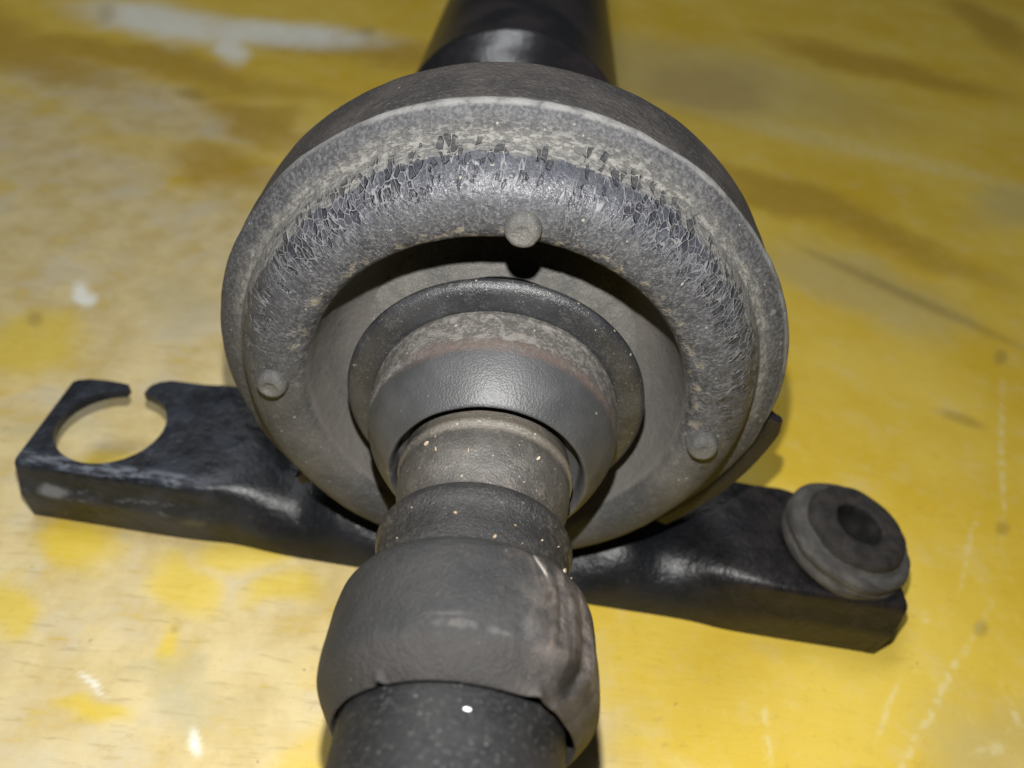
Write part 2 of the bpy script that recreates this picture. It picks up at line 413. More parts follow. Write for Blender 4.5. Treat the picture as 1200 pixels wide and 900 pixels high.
def mat_black_metal():
    m = NT("black_painted_steel")
    P = m.P
    n1 = m.noise(P, 45, 4); n2 = m.noise(P, 900, 4, 0.65); n3 = m.noise(P, 230, 4, 0.6)
    c = m.mix(m.step(n1, 0.35, 0.68), (0.0042, 0.0049, 0.0063), (0.0119, 0.0133, 0.0175))
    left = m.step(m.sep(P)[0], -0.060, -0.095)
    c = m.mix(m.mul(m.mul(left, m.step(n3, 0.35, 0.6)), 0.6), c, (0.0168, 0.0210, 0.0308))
    rightm = m.step(m.sep(P)[0], 0.045, 0.075)
    c = m.mix(m.mul(rightm, 0.7), c, m.mix(m.step(n3, .4, .65), (0.0070, 0.0063, 0.0063), (0.0196, 0.0140, 0.0133)))
    # highlights along the two folds, painted into the colour
    s = m.sep(P)
    e = m.sub(s[1], m.add(-0.0072, m.mul(s[0], -0.059)))          # distance behind the front edge
    nn = m.noise(m.v('MULTIPLY', P, (0.35, 1, 1)), 420, 4, 0.75)
    w1 = m.mul(m.band(e, 0.0010, 0.0025, 0.0055, 0.0075), m.step(s[2], -0.0512, -0.0505))
    w2 = m.band(s[2], -0.0610, -0.0590, -0.0565, -0.0550)
    w = m.mul(m.mx(m.mul(w1, m.step(nn, 0.44, 0.58)), m.mul(w2, m.step(nn, 0.55, 0.66))), m.step(s[0], -0.068, -0.080))
    c = m.mix(m.mul(w, 0.75), c, (0.1400, 0.1575, 0.1890))
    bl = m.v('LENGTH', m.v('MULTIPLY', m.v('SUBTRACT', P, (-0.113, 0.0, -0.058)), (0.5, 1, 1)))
    c = m.mix(m.mul(m.step(m.add(bl, m.mul(m.sub(n3, .5), .004)), 0.0030, 0.0012), 0.8), c, (0.1820, 0.1960, 0.2240))  # bluish glint on the second fold, painted as colour
    tan = m.v('LENGTH', m.v('MULTIPLY', m.v('SUBTRACT', P, (-0.0765, -0.0040, -0.0620)), (0.6, 1, 1.2)))
    c = m.mix(m.mul(m.step(m.add(tan, m.mul(m.sub(n3, .5), .003)), 0.0032, 0.0012), 0.6), c, (0.1120, 0.0910, 0.0700))
    c = m.mix(m.mul(m.dots(P, 170, 0.14, 0.80, 0.3), 0.6), c, (0.0770, 0.0770, 0.0840))
    c = m.mix(m.mul(m.step(n2, 0.56, 0.75), 0.35), c, (0.0420, 0.0434, 0.0504))
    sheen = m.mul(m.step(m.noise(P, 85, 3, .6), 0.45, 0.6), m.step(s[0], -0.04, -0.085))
    c = m.mix(m.mul(sheen, 0.45), c, (0.0350, 0.0406, 0.0546))  # bluish sheen of the left arm mixed into the base colour
    r = m.add(m.mul(n3, 0.25), 0.24)
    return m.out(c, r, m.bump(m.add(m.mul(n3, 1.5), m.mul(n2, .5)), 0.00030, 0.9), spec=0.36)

def mat_rear_tube():
    m = NT("black_glossy_tube")
    n1 = m.noise(m.P, 60, 3)
    c = m.mix(m.step(n1, 0.4, 0.65), (0.012, 0.012, 0.014), (0.030, 0.024, 0.026))
    return m.out(c, m.add(m.mul(n1, 0.2), 0.22), m.bump(m.noise(m.P, 300, 3), 0.0003, 0.5), spec=0.5)

def mat_bushing():
    m = NT("bushing_rubber")
    s = m.sep(m.P)
    rad = m.f('SQRT', m.add(m.mul(s[0], s[0]), m.mul(s[1], s[1])))
    n1 = m.noise(m.P, 260, 4); n2 = m.noise(m.P, 1200, 4, .7)
    c = m.mix(m.step(n1, .35, .65), (0.014, 0.0125, 0.0115), (0.030, 0.026, 0.024))
    c = m.mix(m.mul(m.step(n2, .55, .75), .5), c, (0.070, 0.060, 0.055))
    ring = m.mul(m.step(s[2], 0.0098, 0.0080), m.step(rad, 0.0118, 0.0126))
    band = m.noise(m.xyz(m.mul(s[0], .15), m.mul(s[1], .15), s[2]), 900, 3)
    c = m.mix(m.mul(ring, m.step(band, .35, .6, .45, 1.0)), c, m.mix(n1, (0.034, 0.031, 0.028), (0.115, 0.110, 0.102)))
    c = m.mix(m.step(rad, 0.0064, 0.0060), c, (0.006, 0.006, 0.006))  # shade inside the hole painted near black
    c = m.mix(m.mul(m.step(m.noise(m.P, 140, 3), 0.45, 0.6), 0.4), c, (0.02, 0.018, 0.017))
    return m.out(c, 0.8, m.bump(m.add(n1, m.mul(n2, .4)), 0.0004, 0.8), spec=0.3)

def mat_plain(name, c, r):
    m = NT(name)
    n = m.noise(m.P, 900, 3)
    return m.out(m.mix(n, tuple(q * 0.7 for q in c), c), r)

PATCH = {
'worn': [[-154.0, 109.8, 71.0, 14.7, 27.1, -59.1], [-122.9, 141.6, 40.6, -15.5, 7.6, -48.8], [-221.6, 204.6, 75.8, -30.5, 14.9, -44.0], [-129.6, 23.5, 40.8, 6.2, 13.6, -26.8], [-73.6, -33.9, 52.9, 6.1, 11.5, -28.7], [-87.3, -59.7, 46.8, 4.8, 5.1, -9.9], [16.6, -47.2, 30.2, 3.1, 0.6, -14.7], [-41.3, -45.3, 23.4, 2.5, 3.2, -11.3], [-210.1, 271.8, 78.1, -23.6, 12.4, -39.5]],
'yellow': [[-110.1, -8.2, 8.8, -0.7, 2.0, -5.7], [-76.3, -13.3, 11.8, -3.6, 0.5, -6.2], [-113.6, -29.3, 5.9, 0.7, 4.8, -8.6], [-50.3, -14.0, 8.7, 1.1, 1.6, -5.4], [-107.5, 23.1, 10.2, 2.0, 2.3, -4.2], [-63.1, -2.0, 13.6, 1.8, 1.7, -5.4], [-72.9, -30.3, 2.4, 0.3, 2.6, -6.5], [-80.9, -49.5, 7.4, 0.8, 1.0, -2.3], [-159.9, 71.6, 16.1, 3.0, 8.7, -16.6]],
'ochre': [[257.5, 496.1, 86.6, -40.2, -10.7, -28.8], [162.3, 233.9, 63.3, -38.4, -8.3, -19.5], [113.1, 403.4, 47.4, 4.4, -6.3, -40.7], [417.7, 656.5, 2.8, -80.8, -30.5, -52.3], [-226.3, 333.9, 100.7, -21.9, 6.7, -20.4], [-144.6, 268.3, 34.9, -22.4, 2.5, -21.3], [-104.7, 393.8, 67.1, 6.4, 4.5, -27.7], [-308.2, 335.0, 72.7, -34.3, 14.8, -36.5], [-138.3, 208.5, 20.8, -2.4, 6.0, -24.1]],
'white': [[-248.3, 401.4, 55.7, -8.3, 10.6, -31.1], [-169.8, 404.6, 61.1, 9.3, 5.8, -22.4], [-192.5, 369.9, 8.7, 3.2, 7.7, -22.8], [-84.5, -43.8, 3.4, -1.4, -0.0, -0.6], [-58.6, -52.1, 3.0, -1.4, -0.3, -0.7], [-156.2, 100.7, 3.6, 0.9, 3.7, -6.9]],
'greyish': [[115.2, 420.3, 112.7, -18.4, -13.0, -70.6], [154.4, 173.5, 36.8, -19.7, -9.6, -20.6], [-60.6, -41.2, 18.2, -1.3, 0.8, -4.0], [-116.8, 105.8, 12.1, 2.4, 4.7, -12.7], [120.6, -38.6, 19.9, 2.0, -4.6, -12.1], [-138.3, 40.7, 19.9, 3.3, 1.8, -3.6], [276.2, 275.2, 32.9, 8.0, -11.7, -26.3]],
'pale_line': [[202.2, 326.7, 89.8, -27.2, -4.4, -11.6], [123.1, -23.1, 23.1, 27.0, 0.8, -0.5], [180.6, 75.1, 1.3, 0.2, -17.3, -40.4], [149.3, 26.3, 1.0, -0.1, -8.1, -14.6], [74.7, -37.1, 0.7, 0.1, -1.1, -10.1], [106.6, -29.4, 0.7, -0.2, -4.9, -7.6], [139.9, -25.9, 0.8, 0.4, 0.2, -5.9], [126.2, -1.6, 1.5, 0.2, -0.6, -1.7], [129.4, -37.7, 4.2, 1.1, -0.4, -1.6]],
'dark_line': [[175.9, 167.7, 39.6, -30.3, -2.2, -4.0], [169.9, 86.6, 7.1, -3.2, -1.7, -2.8], [203.0, 128.4, 2.7, 0.5, -2.3, -5.3], [163.4, 35.4, 2.3, 0.3, -1.2, -2.9], [141.6, -2.5, 2.0, 0.2, -1.1, -2.8], [-286.7, 404.9, 3.3, 1.4, 10.1, -22.2], [-117.4, 428.6, 5.5, 2.1, 1.8, -8.7], [-187.5, 291.4, 8.8, -1.2, 2.4, -7.9], [-165.2, 82.9, 2.2, 0.4, 1.9, -3.7], [-72.6, -28.4, 1.0, 0.1, 0.4, -1.1]]}

def mat_table():
    m = NT("worn_yellow_paint")
    P = m.P
    def att(k):
        nd = m.n("Attribute"); nd.attribute_name = k; return nd.outputs["Fac"]
    n1 = m.noise(P, 14, 3, 0.6); n2 = m.noise(P, 70, 4, 0.6)
    fib = m.noise(m.v('MULTIPLY', P, (0.16, 1.0, 1.0)), 620, 3, 0.65)
    fine = m.noise(P, 1100, 2, 0.6)
    yel = m.mix(m.step(n1, 0.3, 0.7), (0.60, 0.405, 0.028), (0.67, 0.490, 0.075))
    yel = m.mix(m.mul(m.step(n2, 0.5, 0.72), 0.4), yel, (0.64, 0.50, 0.19))
    yel = m.mix(m.mul(m.step(fib, 0.42, 0.25), 0.35), yel, (0.44, 0.32, 0.03))
    worn = m.mix(m.step(n2, 0.3, 0.68), (0.50, 0.39, 0.18), (0.63, 0.52, 0.28))
    worn = m.mix(m.mul(m.step(m.noise(P, 38, 3), 0.48, 0.66), 0.7), worn, (0.55, 0.49, 0.35))
    worn = m.mix(m.mul(m.step(fib, 0.46, 0.28), 0.55), worn, (0.34, 0.27, 0.14))
    c = m.mix(m.mul(m.mul(att("worn"), m.step(m.add(n2, m.mul(m.sub(fib, .5), .5)), 0.22, 0.42, 0.35, 1.0)), 0.93), yel, worn)
    c = m.mix(m.mul(att("ochre"), 0.85), c, m.mix(n2, (0.36, 0.235, 0.018), (0.47, 0.29, 0.04)))
    c = m.mix(m.mul(att("yellow"), 0.75), c, m.mix(fib, (0.56, 0.40, 0.02), (0.70, 0.53, 0.06)))
    c = m.mix(m.mul(att("greyish"), 0.45), c, (0.42, 0.38, 0.22))
    c = m.mix(m.mul(att("white"), m.step(fib, .3, .5, .5, .85)), c, (0.80, 0.82, 0.76))
    c = m.mix(m.mul(m.mul(att("pale_line"), m.step(m.noise(P, 300, 3), .42, .58, .1, 1.0)), 0.32), c, (0.74, 0.70, 0.46))
    c = m.mix(m.mul(att("dark_line"), 0.40), c, (0.17, 0.12, 0.035))
    c = m.mix(m.mul(m.dots(P, 75, 0.05, 0.70, 0.4), 0.55), c, (0.15, 0.11, 0.05))
    c = m.mix(m.mul(m.step(fine, 0.60, 0.75), 0.22), c, (0.30, 0.24, 0.12))
    mott = m.noise(P, 240, 4, 0.7)
    c = m.mix(m.mul(m.step(mott, 0.52, 0.72), 0.22), c, (0.70, 0.57, 0.22))
    c = m.mix(m.mul(m.step(mott, 0.42, 0.26), 0.30), c, (0.30, 0.215, 0.05))
    c = m.mix(m.mul(m.dots(m.warp(P, 400, .002), 210, 0.10, 0.80, 0.4), 0.5), c, (0.12, 0.09, 0.04))
    r = m.add(m.mul(n2, 0.25), 0.42)
    return m.out(c, r, m.bump(m.add(m.mul(fib, 0.5), n2), 0.0005, 0.6), spec=0.3)

M_face = mat_rubber_face(); M_band = mat_band()
M_hub = turned_mat("dusty_hub_rubber", (0.1022, 0.1001, 0.0920), (0.1461, 0.1414, 0.1292), (0.2396, 0.2329, 0.2160), 0.55, 0.85, 0.00025, 0.9, stain=(-0.0012, 0.007, 0.0283, 0.0022))
M_slinger = turned_mat("black_slinger", (0.0185, 0.0194, 0.0221), (0.0306, 0.0315, 0.0351), (0.0837, 0.0827, 0.0814), 0.42, 0.30, 0.00010, 0.86)
M_flange = mat_flange()
M_disc = turned_mat("grimy_disc_metal", (0.0389, 0.0364, 0.0337), (0.0616, 0.0570, 0.0521), (0.1172, 0.1049, 0.0892), 0.5, 0.34, 0.00014, 0.80, spec=0.5, rust=(-0.0331, -0.0322, -0.0290, -0.0280, (0.12, 0.105, 0.085), 0.65))
M_boot = mat_boot(); M_tube = mat_tube(); M_steel = mat_black_metal(); M_rear = mat_rear_tube(); M_bush = mat_bushing()
M_table = mat_table()
M_dark = mat_plain("dark_bearing_seal", (0.02, 0.019, 0.018), 0.7)  # plain dark tone for the bearing seal

# ------------------------------------------------------------------ the table top
def vnoise(x, y, seed):
    """smooth value noise on arrays"""
    xi = np.floor(x).astype(np.int64); yi = np.floor(y).astype(np.int64)
    fx = x - xi; fy = y - yi
    fx = fx * fx * (3 - 2 * fx); fy = fy * fy * (3 - 2 * fy)
    def h(a, b):
        q = (a * 374761393 + b * 668265263 + seed * 974634777) & 0xffffffff
        q = ((q ^ (q >> 13)) * 1274126177) & 0xffffffff
        return ((q ^ (q >> 16)) & 0xffff) / 65535.0
    return (h(xi, yi) * (1 - fx) + h(xi + 1, yi) * fx) * (1 - fy) + (h(xi, yi + 1) * (1 - fx) + h(xi + 1, yi + 1) * fx) * fy
def fbm(x, y, cell, seed, octv=4):
    o = 0; a = 0.5; t = 0
    for k in range(octv):
        o = o + a * vnoise(x / cell + 31.7 * k, y / cell - 17.3 * k, seed + k); t += a
        a *= 0.55; cell /= 2.1
    return o / t - 0.5
def axis_steps(lo, near0, near1, hi, d, grow):
    right = [near1]; st = d
    while right[-1] < hi: st *= grow; right.append(min(hi, right[-1] + st))
    left = [near0]; st = d
    while left[-1] > lo: st *= grow; left.append(max(lo, left[-1] - st))
    mid = np.arange(near0, near1, d)
    return np.array(sorted(set(left[1:])) + list(mid) + right)
def make_table():
    xs = axis_steps(-1500, -160, 215, 1700, 0.9, 1.035)
    ys = axis_steps(-700, -85, 130, 2900, 0.9, 1.03)
    X, Y = np.meshgrid(xs, ys)
    nx, ny = len(xs), len(ys)
    V = np.stack([X.ravel() * MM, Y.ravel() * MM, np.zeros(nx * ny)], 1)
    i = np.arange(nx - 1); j = np.arange(ny - 1)
    I, J = np.meshgrid(i, j); q = (J * nx + I).ravel()
    Fq = np.stack([q, q + 1, q + nx + 1, q + nx], 1)
    # rim and underside
    ring = list(range(nx)) + [r * nx + nx - 1 for r in range(1, ny)] + [(ny - 1) * nx + c for c in range(nx - 2, -1, -1)] + [r * nx for r in range(ny - 2, 0, -1)]
    base = nx * ny
    low = V[ring].copy(); low[:, 2] = -0.04
    V2 = np.concatenate([V, low])
    k = len(ring)
    side = [(ring[t], base + t, base + (t + 1) % k, ring[(t + 1) % k]) for t in range(k)]
    me = bpy.data.meshes.new("table_top")
    me.from_pydata(V2.tolist(), [], Fq.tolist() + side + [tuple(base + t for t in range(k))[::-1]])
    me.update()
    ax, ay = V2[:, 0] * 1000, V2[:, 1] * 1000
    far = np.clip(ay / 150, 0.6, 3.0)
    big = (fbm(ax, ay, 55, 1) * 40 + fbm(ax, ay, 16, 5) * 16) , (fbm(ax, ay, 55, 11) * 40 + fbm(ax, ay, 16, 15) * 16)
    small = (fbm(ax, ay, 22, 21, 3) * 18, fbm(ax, ay, 22, 25, 3) * 14)
    line = (fbm(ax, ay, 18, 31) * 2.2, fbm(ax, ay, 18, 35) * 2.2)
    rag = fbm(ax * 0.4, ay, 5, 51) * 0.9
    def sm(t): t = np.clip(t, 0, 1); return t * t * (3 - 2 * t)
    def group(key, warp, soft, ragged=0.0):
        o = np.zeros(len(ax))
        px, py = ax + warp[0], ay + warp[1]
        for cx, cy, ux, uy, vx, vy in PATCH[key]:
            det = ux * vy - uy * vx
            a = ((px - cx) * vy - (py - cy) * vx) / det
            b = (-(px - cx) * uy + (py - cy) * ux) / det
            o = np.maximum(o, sm((1 + soft - np.sqrt(a * a + b * b) + rag * ragged) / (2 * soft)))
        return o
    worn = group('worn', big, 0.45, 0.5)
    worn = np.maximum(worn, sm((10 - ax) / 60) * sm((fbm(ax, ay, 33, 61) + 0.20 + rag * 0.12) / 0.16) * sm((330 - ay) / 200))
    data = {'worn': worn, 'ochre': group('ochre', big, 0.5), 'yellow': group('yellow', small, 0.5, 0.4),
            'greyish': group('greyish', big, 0.6), 'white': group('white', small, 0.6, 0.5),
            'pale_line': group('pale_line', line, 0.5), 'dark_line': group('dark_line', line, 0.55)}
    for kk, arr in data.items():
        at = me.attributes.new(kk, 'FLOAT', 'POINT'); at.data.foreach_set("value", arr.astype(np.float32))
    me.materials.append(M_table)
    o = link(bpy.data.objects.new("table_top", me))
    o["kind"] = "structure"
    return o
make_table()

# ------------------------------------------------------------------ the propshaft: one thing
root = bpy.data.objects.new("propshaft", None)
root.empty_display_size = 0.02
link(root)
root.location = (0, 0, H * MM)
root["label"] = "black driveshaft with dusty cracked rubber centre bearing and steel bracket lying on the yellow table"
root["category"] = "driveshaft"

# outer band of the bearing
def p_band(a, y, r):
    k = nz(math.sin(a) * 3, y * 0.15, math.cos(a) * 3) * 0.25 + nz(math.sin(a) * 14, y * 0.5, math.cos(a) * 14) * 0.10
    return y, r + (k if r > 50 else 0)
turned("outer_band", [(0.4, 54), (0.4, 59.0), (0.4, 59.0), (1.5, 59.6), (6, 59.9), (14, 60.0), (18.5, 60.0), (20.3, 59.2), (21, 57.5),
                      (21, 57.5), (21, 44), (21, 44), (22.5, 40), (24, 26)], M_band, root, pert=p_band, seg=320)

# rubber cushion: lip, rounded front, inner well
def p_face(a, y, r):
    w = min(1, max(0, (r - 54) / 5))
    lip = 0.8 * gauss(a - 1.45, 0.30) + 0.5 * gauss(a - 1.80, 0.15) - 0.6 * gauss(a + 1.0, 0.5)
    lip += 0.35 * nz(math.sin(a) * 5, 1, math.cos(a) * 5) + 0.13 * nz(math.sin(a) * 16, 4, math.cos(a) * 16)
    rr = r + w * lip
    front = gauss(y + 11.5, 5)
    yy = y + front * (0.5 * nz(math.sin(a) * 3, 7, math.cos(a) * 3) + 0.10 * nz(math.sin(a) * r * .5, y * .5, math.cos(a) * r * .5))
    rr += front * 0.12 * nz(math.sin(a) * r * .35, y * .3 + 9, math.cos(a) * r * .35)
    return yy, rr
turned("rubber_cushion", [(2.2, 59.9), (0.9, 60.25), (0.0, 60.0), (-0.8, 59.3), (-1.7, 58.0), (-2.4, 56.4), (-2.7, 55.2), (-3.0, 54.5), (-3.9, 54.15),
                          (-5.5, 53.6), (-8.0, 52.4), (-10.0, 50.6), (-11.4, 48.0), (-11.9, 45.2), (-11.5, 42.4), (-10.4, 40.4),
                          (-8.6, 39.3), (-8.0, 39.1), (-4.0, 38.4), (0.0, 37.3), (4.0, 35.9), (7.0, 34.0), (9.0, 31.5), (10.0, 28.0), (10.0, 21.0)],
       M_face, root, seg=420, k=5, pert=p_face)

# the bearing's dust shield inside the well
turned("dust_shield", [(9.8, 30.6), (9.2, 29.6), (8.7, 28.0), (8.4, 25), (8.2, 20)], M_hub, root)
turned("bearing_seal", [(4.0, 22.5), (4.6, 21.8), (5.0, 20.0), (5.2, 17)], M_dark, root)

# three moulded pins on the cushion
def make_pin(deg, r0, y0, dimple=0.5, fat=1.0):
    a = math.radians(deg)
    prof = [(-0.75 + 0.8 * dimple, 0.0), (-0.75 + 0.75 * dimple, 0.7), (-0.75 + 0.6 * dimple, 1.1), (-0.75 + 0.2 * dimple, 1.6), (-0.75, 2.1), (-0.5, 2.75), (0.25, 3.3), (1.6, 3.6), (4.5, 3.75), (6.5, 3.9)]
    prof = [(y, r * fat) for y, r in prof]
    pr = spline(prof, 3); seg = 40; V = []; F = []
    for (y, r) in pr:
        for i in range(seg):
            t = 2 * math.pi * i / seg
            rr = r * (1 + 0.04 * nz(math.cos(t) * 2 + deg, math.sin(t) * 2, y * .4))
            V.append((rr * math.sin(t), y - 0.4, rr * math.cos(t)))
    for j in range(len(pr) - 1):
        for i in range(seg):
            F.append((j * seg + i, j * seg + (i + 1) % seg, (j + 1) * seg + (i + 1) % seg, (j + 1) * seg + i))
    o = mesh_obj("pin", V, F, M_pin, root)
    o.location = (r0 * math.sin(a) * MM, y0 * MM, r0 * math.cos(a) * MM)
    return o
M_pin = turned_mat("dusty_pin_rubber", (0.058, 0.057, 0.055), (0.105, 0.101, 0.094), (0.19, 0.18, 0.165), 0.5, 0.8, 0.0003, 0.8)
make_pin(1.8, 43.3, -13.2, 0.30, 0.90)
make_pin(-87.8, 45.4, -13.3, 0.65, 0.88)
make_pin(92.8, 43.9, -13.5, 0.22, 0.90)
make_pin(180, 44, -13.0)

# slinger: the black ring in front of the seal
turned("slinger_ring", [(2.0, 19.0), (-4.0, 22.0), (-7.2, 26.6), (-8.4, 29.8), (-9.0, 30.8), (-9.7, 30.8), (-10.6, 30.0), (-11.1, 28.6), (-11.2, 27.0), (-11.2, 25.6), (-11.0, 24.6), (-10.8, 20)],
       M_slinger, root)

# stepped flange
def p_fl(a, y, r):
    return y, r + 0.12 * nz(math.sin(a) * 4, y * .2, math.cos(a) * 4) - (0.5 * gauss(wrap(a + 1.62), 0.10) * gauss(y + 22, 5))
turned("flange", [(-9.0, 24.6), (-11.6, 24.9), (-12.2, 25.0), (-12.9, 24.85), (-16, 24.8), (-19.3, 24.75), (-19.3, 24.75), (-20.6, 24.55), (-21.9, 24.1), (-23.6, 23.3),
                  (-25.6, 22.2), (-27.6, 20.9), (-29.2, 19.7), (-30.1, 18.9), (-30.3, 18.5), (-30.0, 18.1), (-29.0, 17.7), (-26.5, 17.3), (-26.0, 15), (-26.0, 12)],
       M_flange, root, pert=p_fl)

# the grimy disc between flange and boot
turned("shaft_collar", [(-25.5, 15.6), (-29.5, 16.1), (-31.0, 16.45), (-31.7, 16.3), (-32.1, 15.9), (-33.0, 15.75), (-35.0, 15.9), (-37.0, 15.7), (-39.5, 15.0),
                        (-42.0, 14.2), (-44.2, 13.8), (-46, 13.6), (-50, 12)], M_disc, root,
       pert=lambda a, y, r: (y, r + 0.08 * nz(math.sin(a) * 6, y * .3, math.cos(a) * 6)), off=(-0.3, 0))

# rubber boot with its open end
def p_boot(a, y, r):
    t = min(1, max(0, (-57.0 - y) / 4.0))
    e = min(1, max(0, (-71 - y) / 5.0))
    rr = r
    rr += t * (0.55 * nz(math.sin(a) * 1.6, y * .10, math.cos(a) * 1.6 + 4) + 0.10 * nz(math.sin(a) * 6, y * .3, math.cos(a) * 6))
    rr -= t * 0.45 * gauss(wrap(a + 1.60), 0.6) * gauss(y + 77, 4)
    rr += t * 0.75 * gauss(wrap(a - 1.75), 0.30) * gauss(y + 76, 3.2)
    # long dents on the right-hand side
    for (a0, w, d, yc, yw) in ((0.70, 0.045, -0.30, -67, 6), (0.80, 0.06, 0.25, -67, 7), (0.98, 0.05, -0.40, -69, 8), (0.30, 0.05, -0.12, -70, 3), (1.10, 0.06, 0.2, -69, 7)):
        ac = a0 - 0.012 * (y + 67) ** 2 * 0.12
        rr += t * d * 1.7 * gauss(wrap(a - ac), w) * gauss(y - yc, yw)
    # the mouth is a little out of round with two notches
    yy = y
    if y < -77.8:
        for (an, dn, wn) in ((-0.60, 1.1, 0.030), (0.60, 0.8, 0.05), (0.66, 0.5, 0.2), (-0.5, -0.3, 0.35), (0.05, -0.25, 0.4)):
            rr += dn * gauss(wrap(a - an), wn) * min(1, max(0, (18.4 - r) / 0.9))
    return yy, rr
turned("boot", [(-44.4, 13.4), (-44.6, 14.6), (-45.1, 15.7), (-46.0, 16.5), (-47.3, 16.85), (-48.6, 16.75), (-49.8, 16.25), (-51.5, 16.2), (-54, 16.45),
                (-56.6, 16.6), (-57.2, 16.75), (-57.6, 17.3), (-58.0, 18.2), (-58.8, 19.2), (-60.4, 20.0), (-63, 20.45), (-67, 20.7), (-71, 20.9),
                (-73.0, 20.8), (-74.4, 20.5), (-75.8, 19.8), (-77.4, 18.8), (-78.8, 17.9), (-79.5, 17.3), (-79.3, 16.95), (-78.4, 16.8), (-70, 16.8), (-62, 16.6)],
       M_boot, root, seg=360, pert=p_boot, k=5, off=(-0.75, 0))

# front tube running out under the camera
turned("front_tube", [(-62, 12), (-62, 16.0), (-62, 16.0), (-90, 16.15), (-150, 16.4), (-260, 16.4), (-260, 16.4), (-260, 13), (-260, 13), (-200, 13)],
       M_tube, root, seg=160, off=(-0.9, 0))

# rear tube behind the bearing
turned("rear_tube", [(16, 22), (60, 24), (85, 26), (100, 30), (108, 34.5), (112, 36.6), (114, 37.5), (117, 37.7), (120, 37.2), (122, 37.0), (122, 37.0), (300, 37.0), (620, 37), (900, 37), (900, 37), (900, 30)],
       M_rear, root, seg=128, off=(-4.5, 0))

# ------------------------------------------------------------------ bracket (part) with cradle, bushing (sub-parts)
def yfront(x): return -7.2 - 0.059 * x - (1.6 * (1 / (1 + math.exp(-(x - 63) / 3.0))) if x > 0 else -0.9 * gauss(x + 66, 9))
def yback(x):
    if x < -60: return 39.5
    t = (x + 60) / 170
    return 39.5 + (22.8 - 39.5) * min(1, max(0, t * 1.25))
def ztop(x):
    r = 62.0
    zr = -math.sqrt(max(r * r - x * x, 0)) if abs(x) < r else 0
    k = 1.6
    return -k * math.log(math.exp(50 / k) + math.exp(-zr / k))
def bracket_section(x):
    zt = ztop(x) - 4.5 * gauss(abs(x) - 50, 11); yf = yfront(x); yb = yback(x); zb = -H + 0.15
    mid = 1.0 - min(1, max(0, (abs(x) - 44) / 38)); mid = mid * mid * (3 - 2 * mid)
    h = zt - zb
    # end form: foot, wall, second fold, slope, first fold, plate
    E = [(0.6, 0.0), (0.2, 0.25 * h), (-0.1, 0.45 * h), (0.0, 0.53 * h), (0.35, 0.58 * h), (0.9, 0.66 * h), (1.5, 0.78 * h), (1.9, 0.89 * h), (2.3, 0.955 * h), (3.0, 0.99 * h), (4.2, h), (7, h), (12, h), (17, h)]
    Mm = []
    for i in range(14):
        t = i / 13 * math.pi / 2
        Mm.append((0.2 + 16.5 * (1 - math.cos(t)) * 1.0, h * (0.10 * i / 13 + 0.90 * math.sin(t))))
    pts = [(a[0] * (1 - mid) + b[0] * mid, a[1] * (1 - mid) + b[1] * mid) for a, b in zip(E, Mm)]
    d = yb - yf
    out = [(yf + p[0], zb + p[1]) for p in pts]
    for i in range(1, 9):
        out.append((yf + pts[-1][0] + (d - pts[-1][0]) * i / 8, zt))
    return out
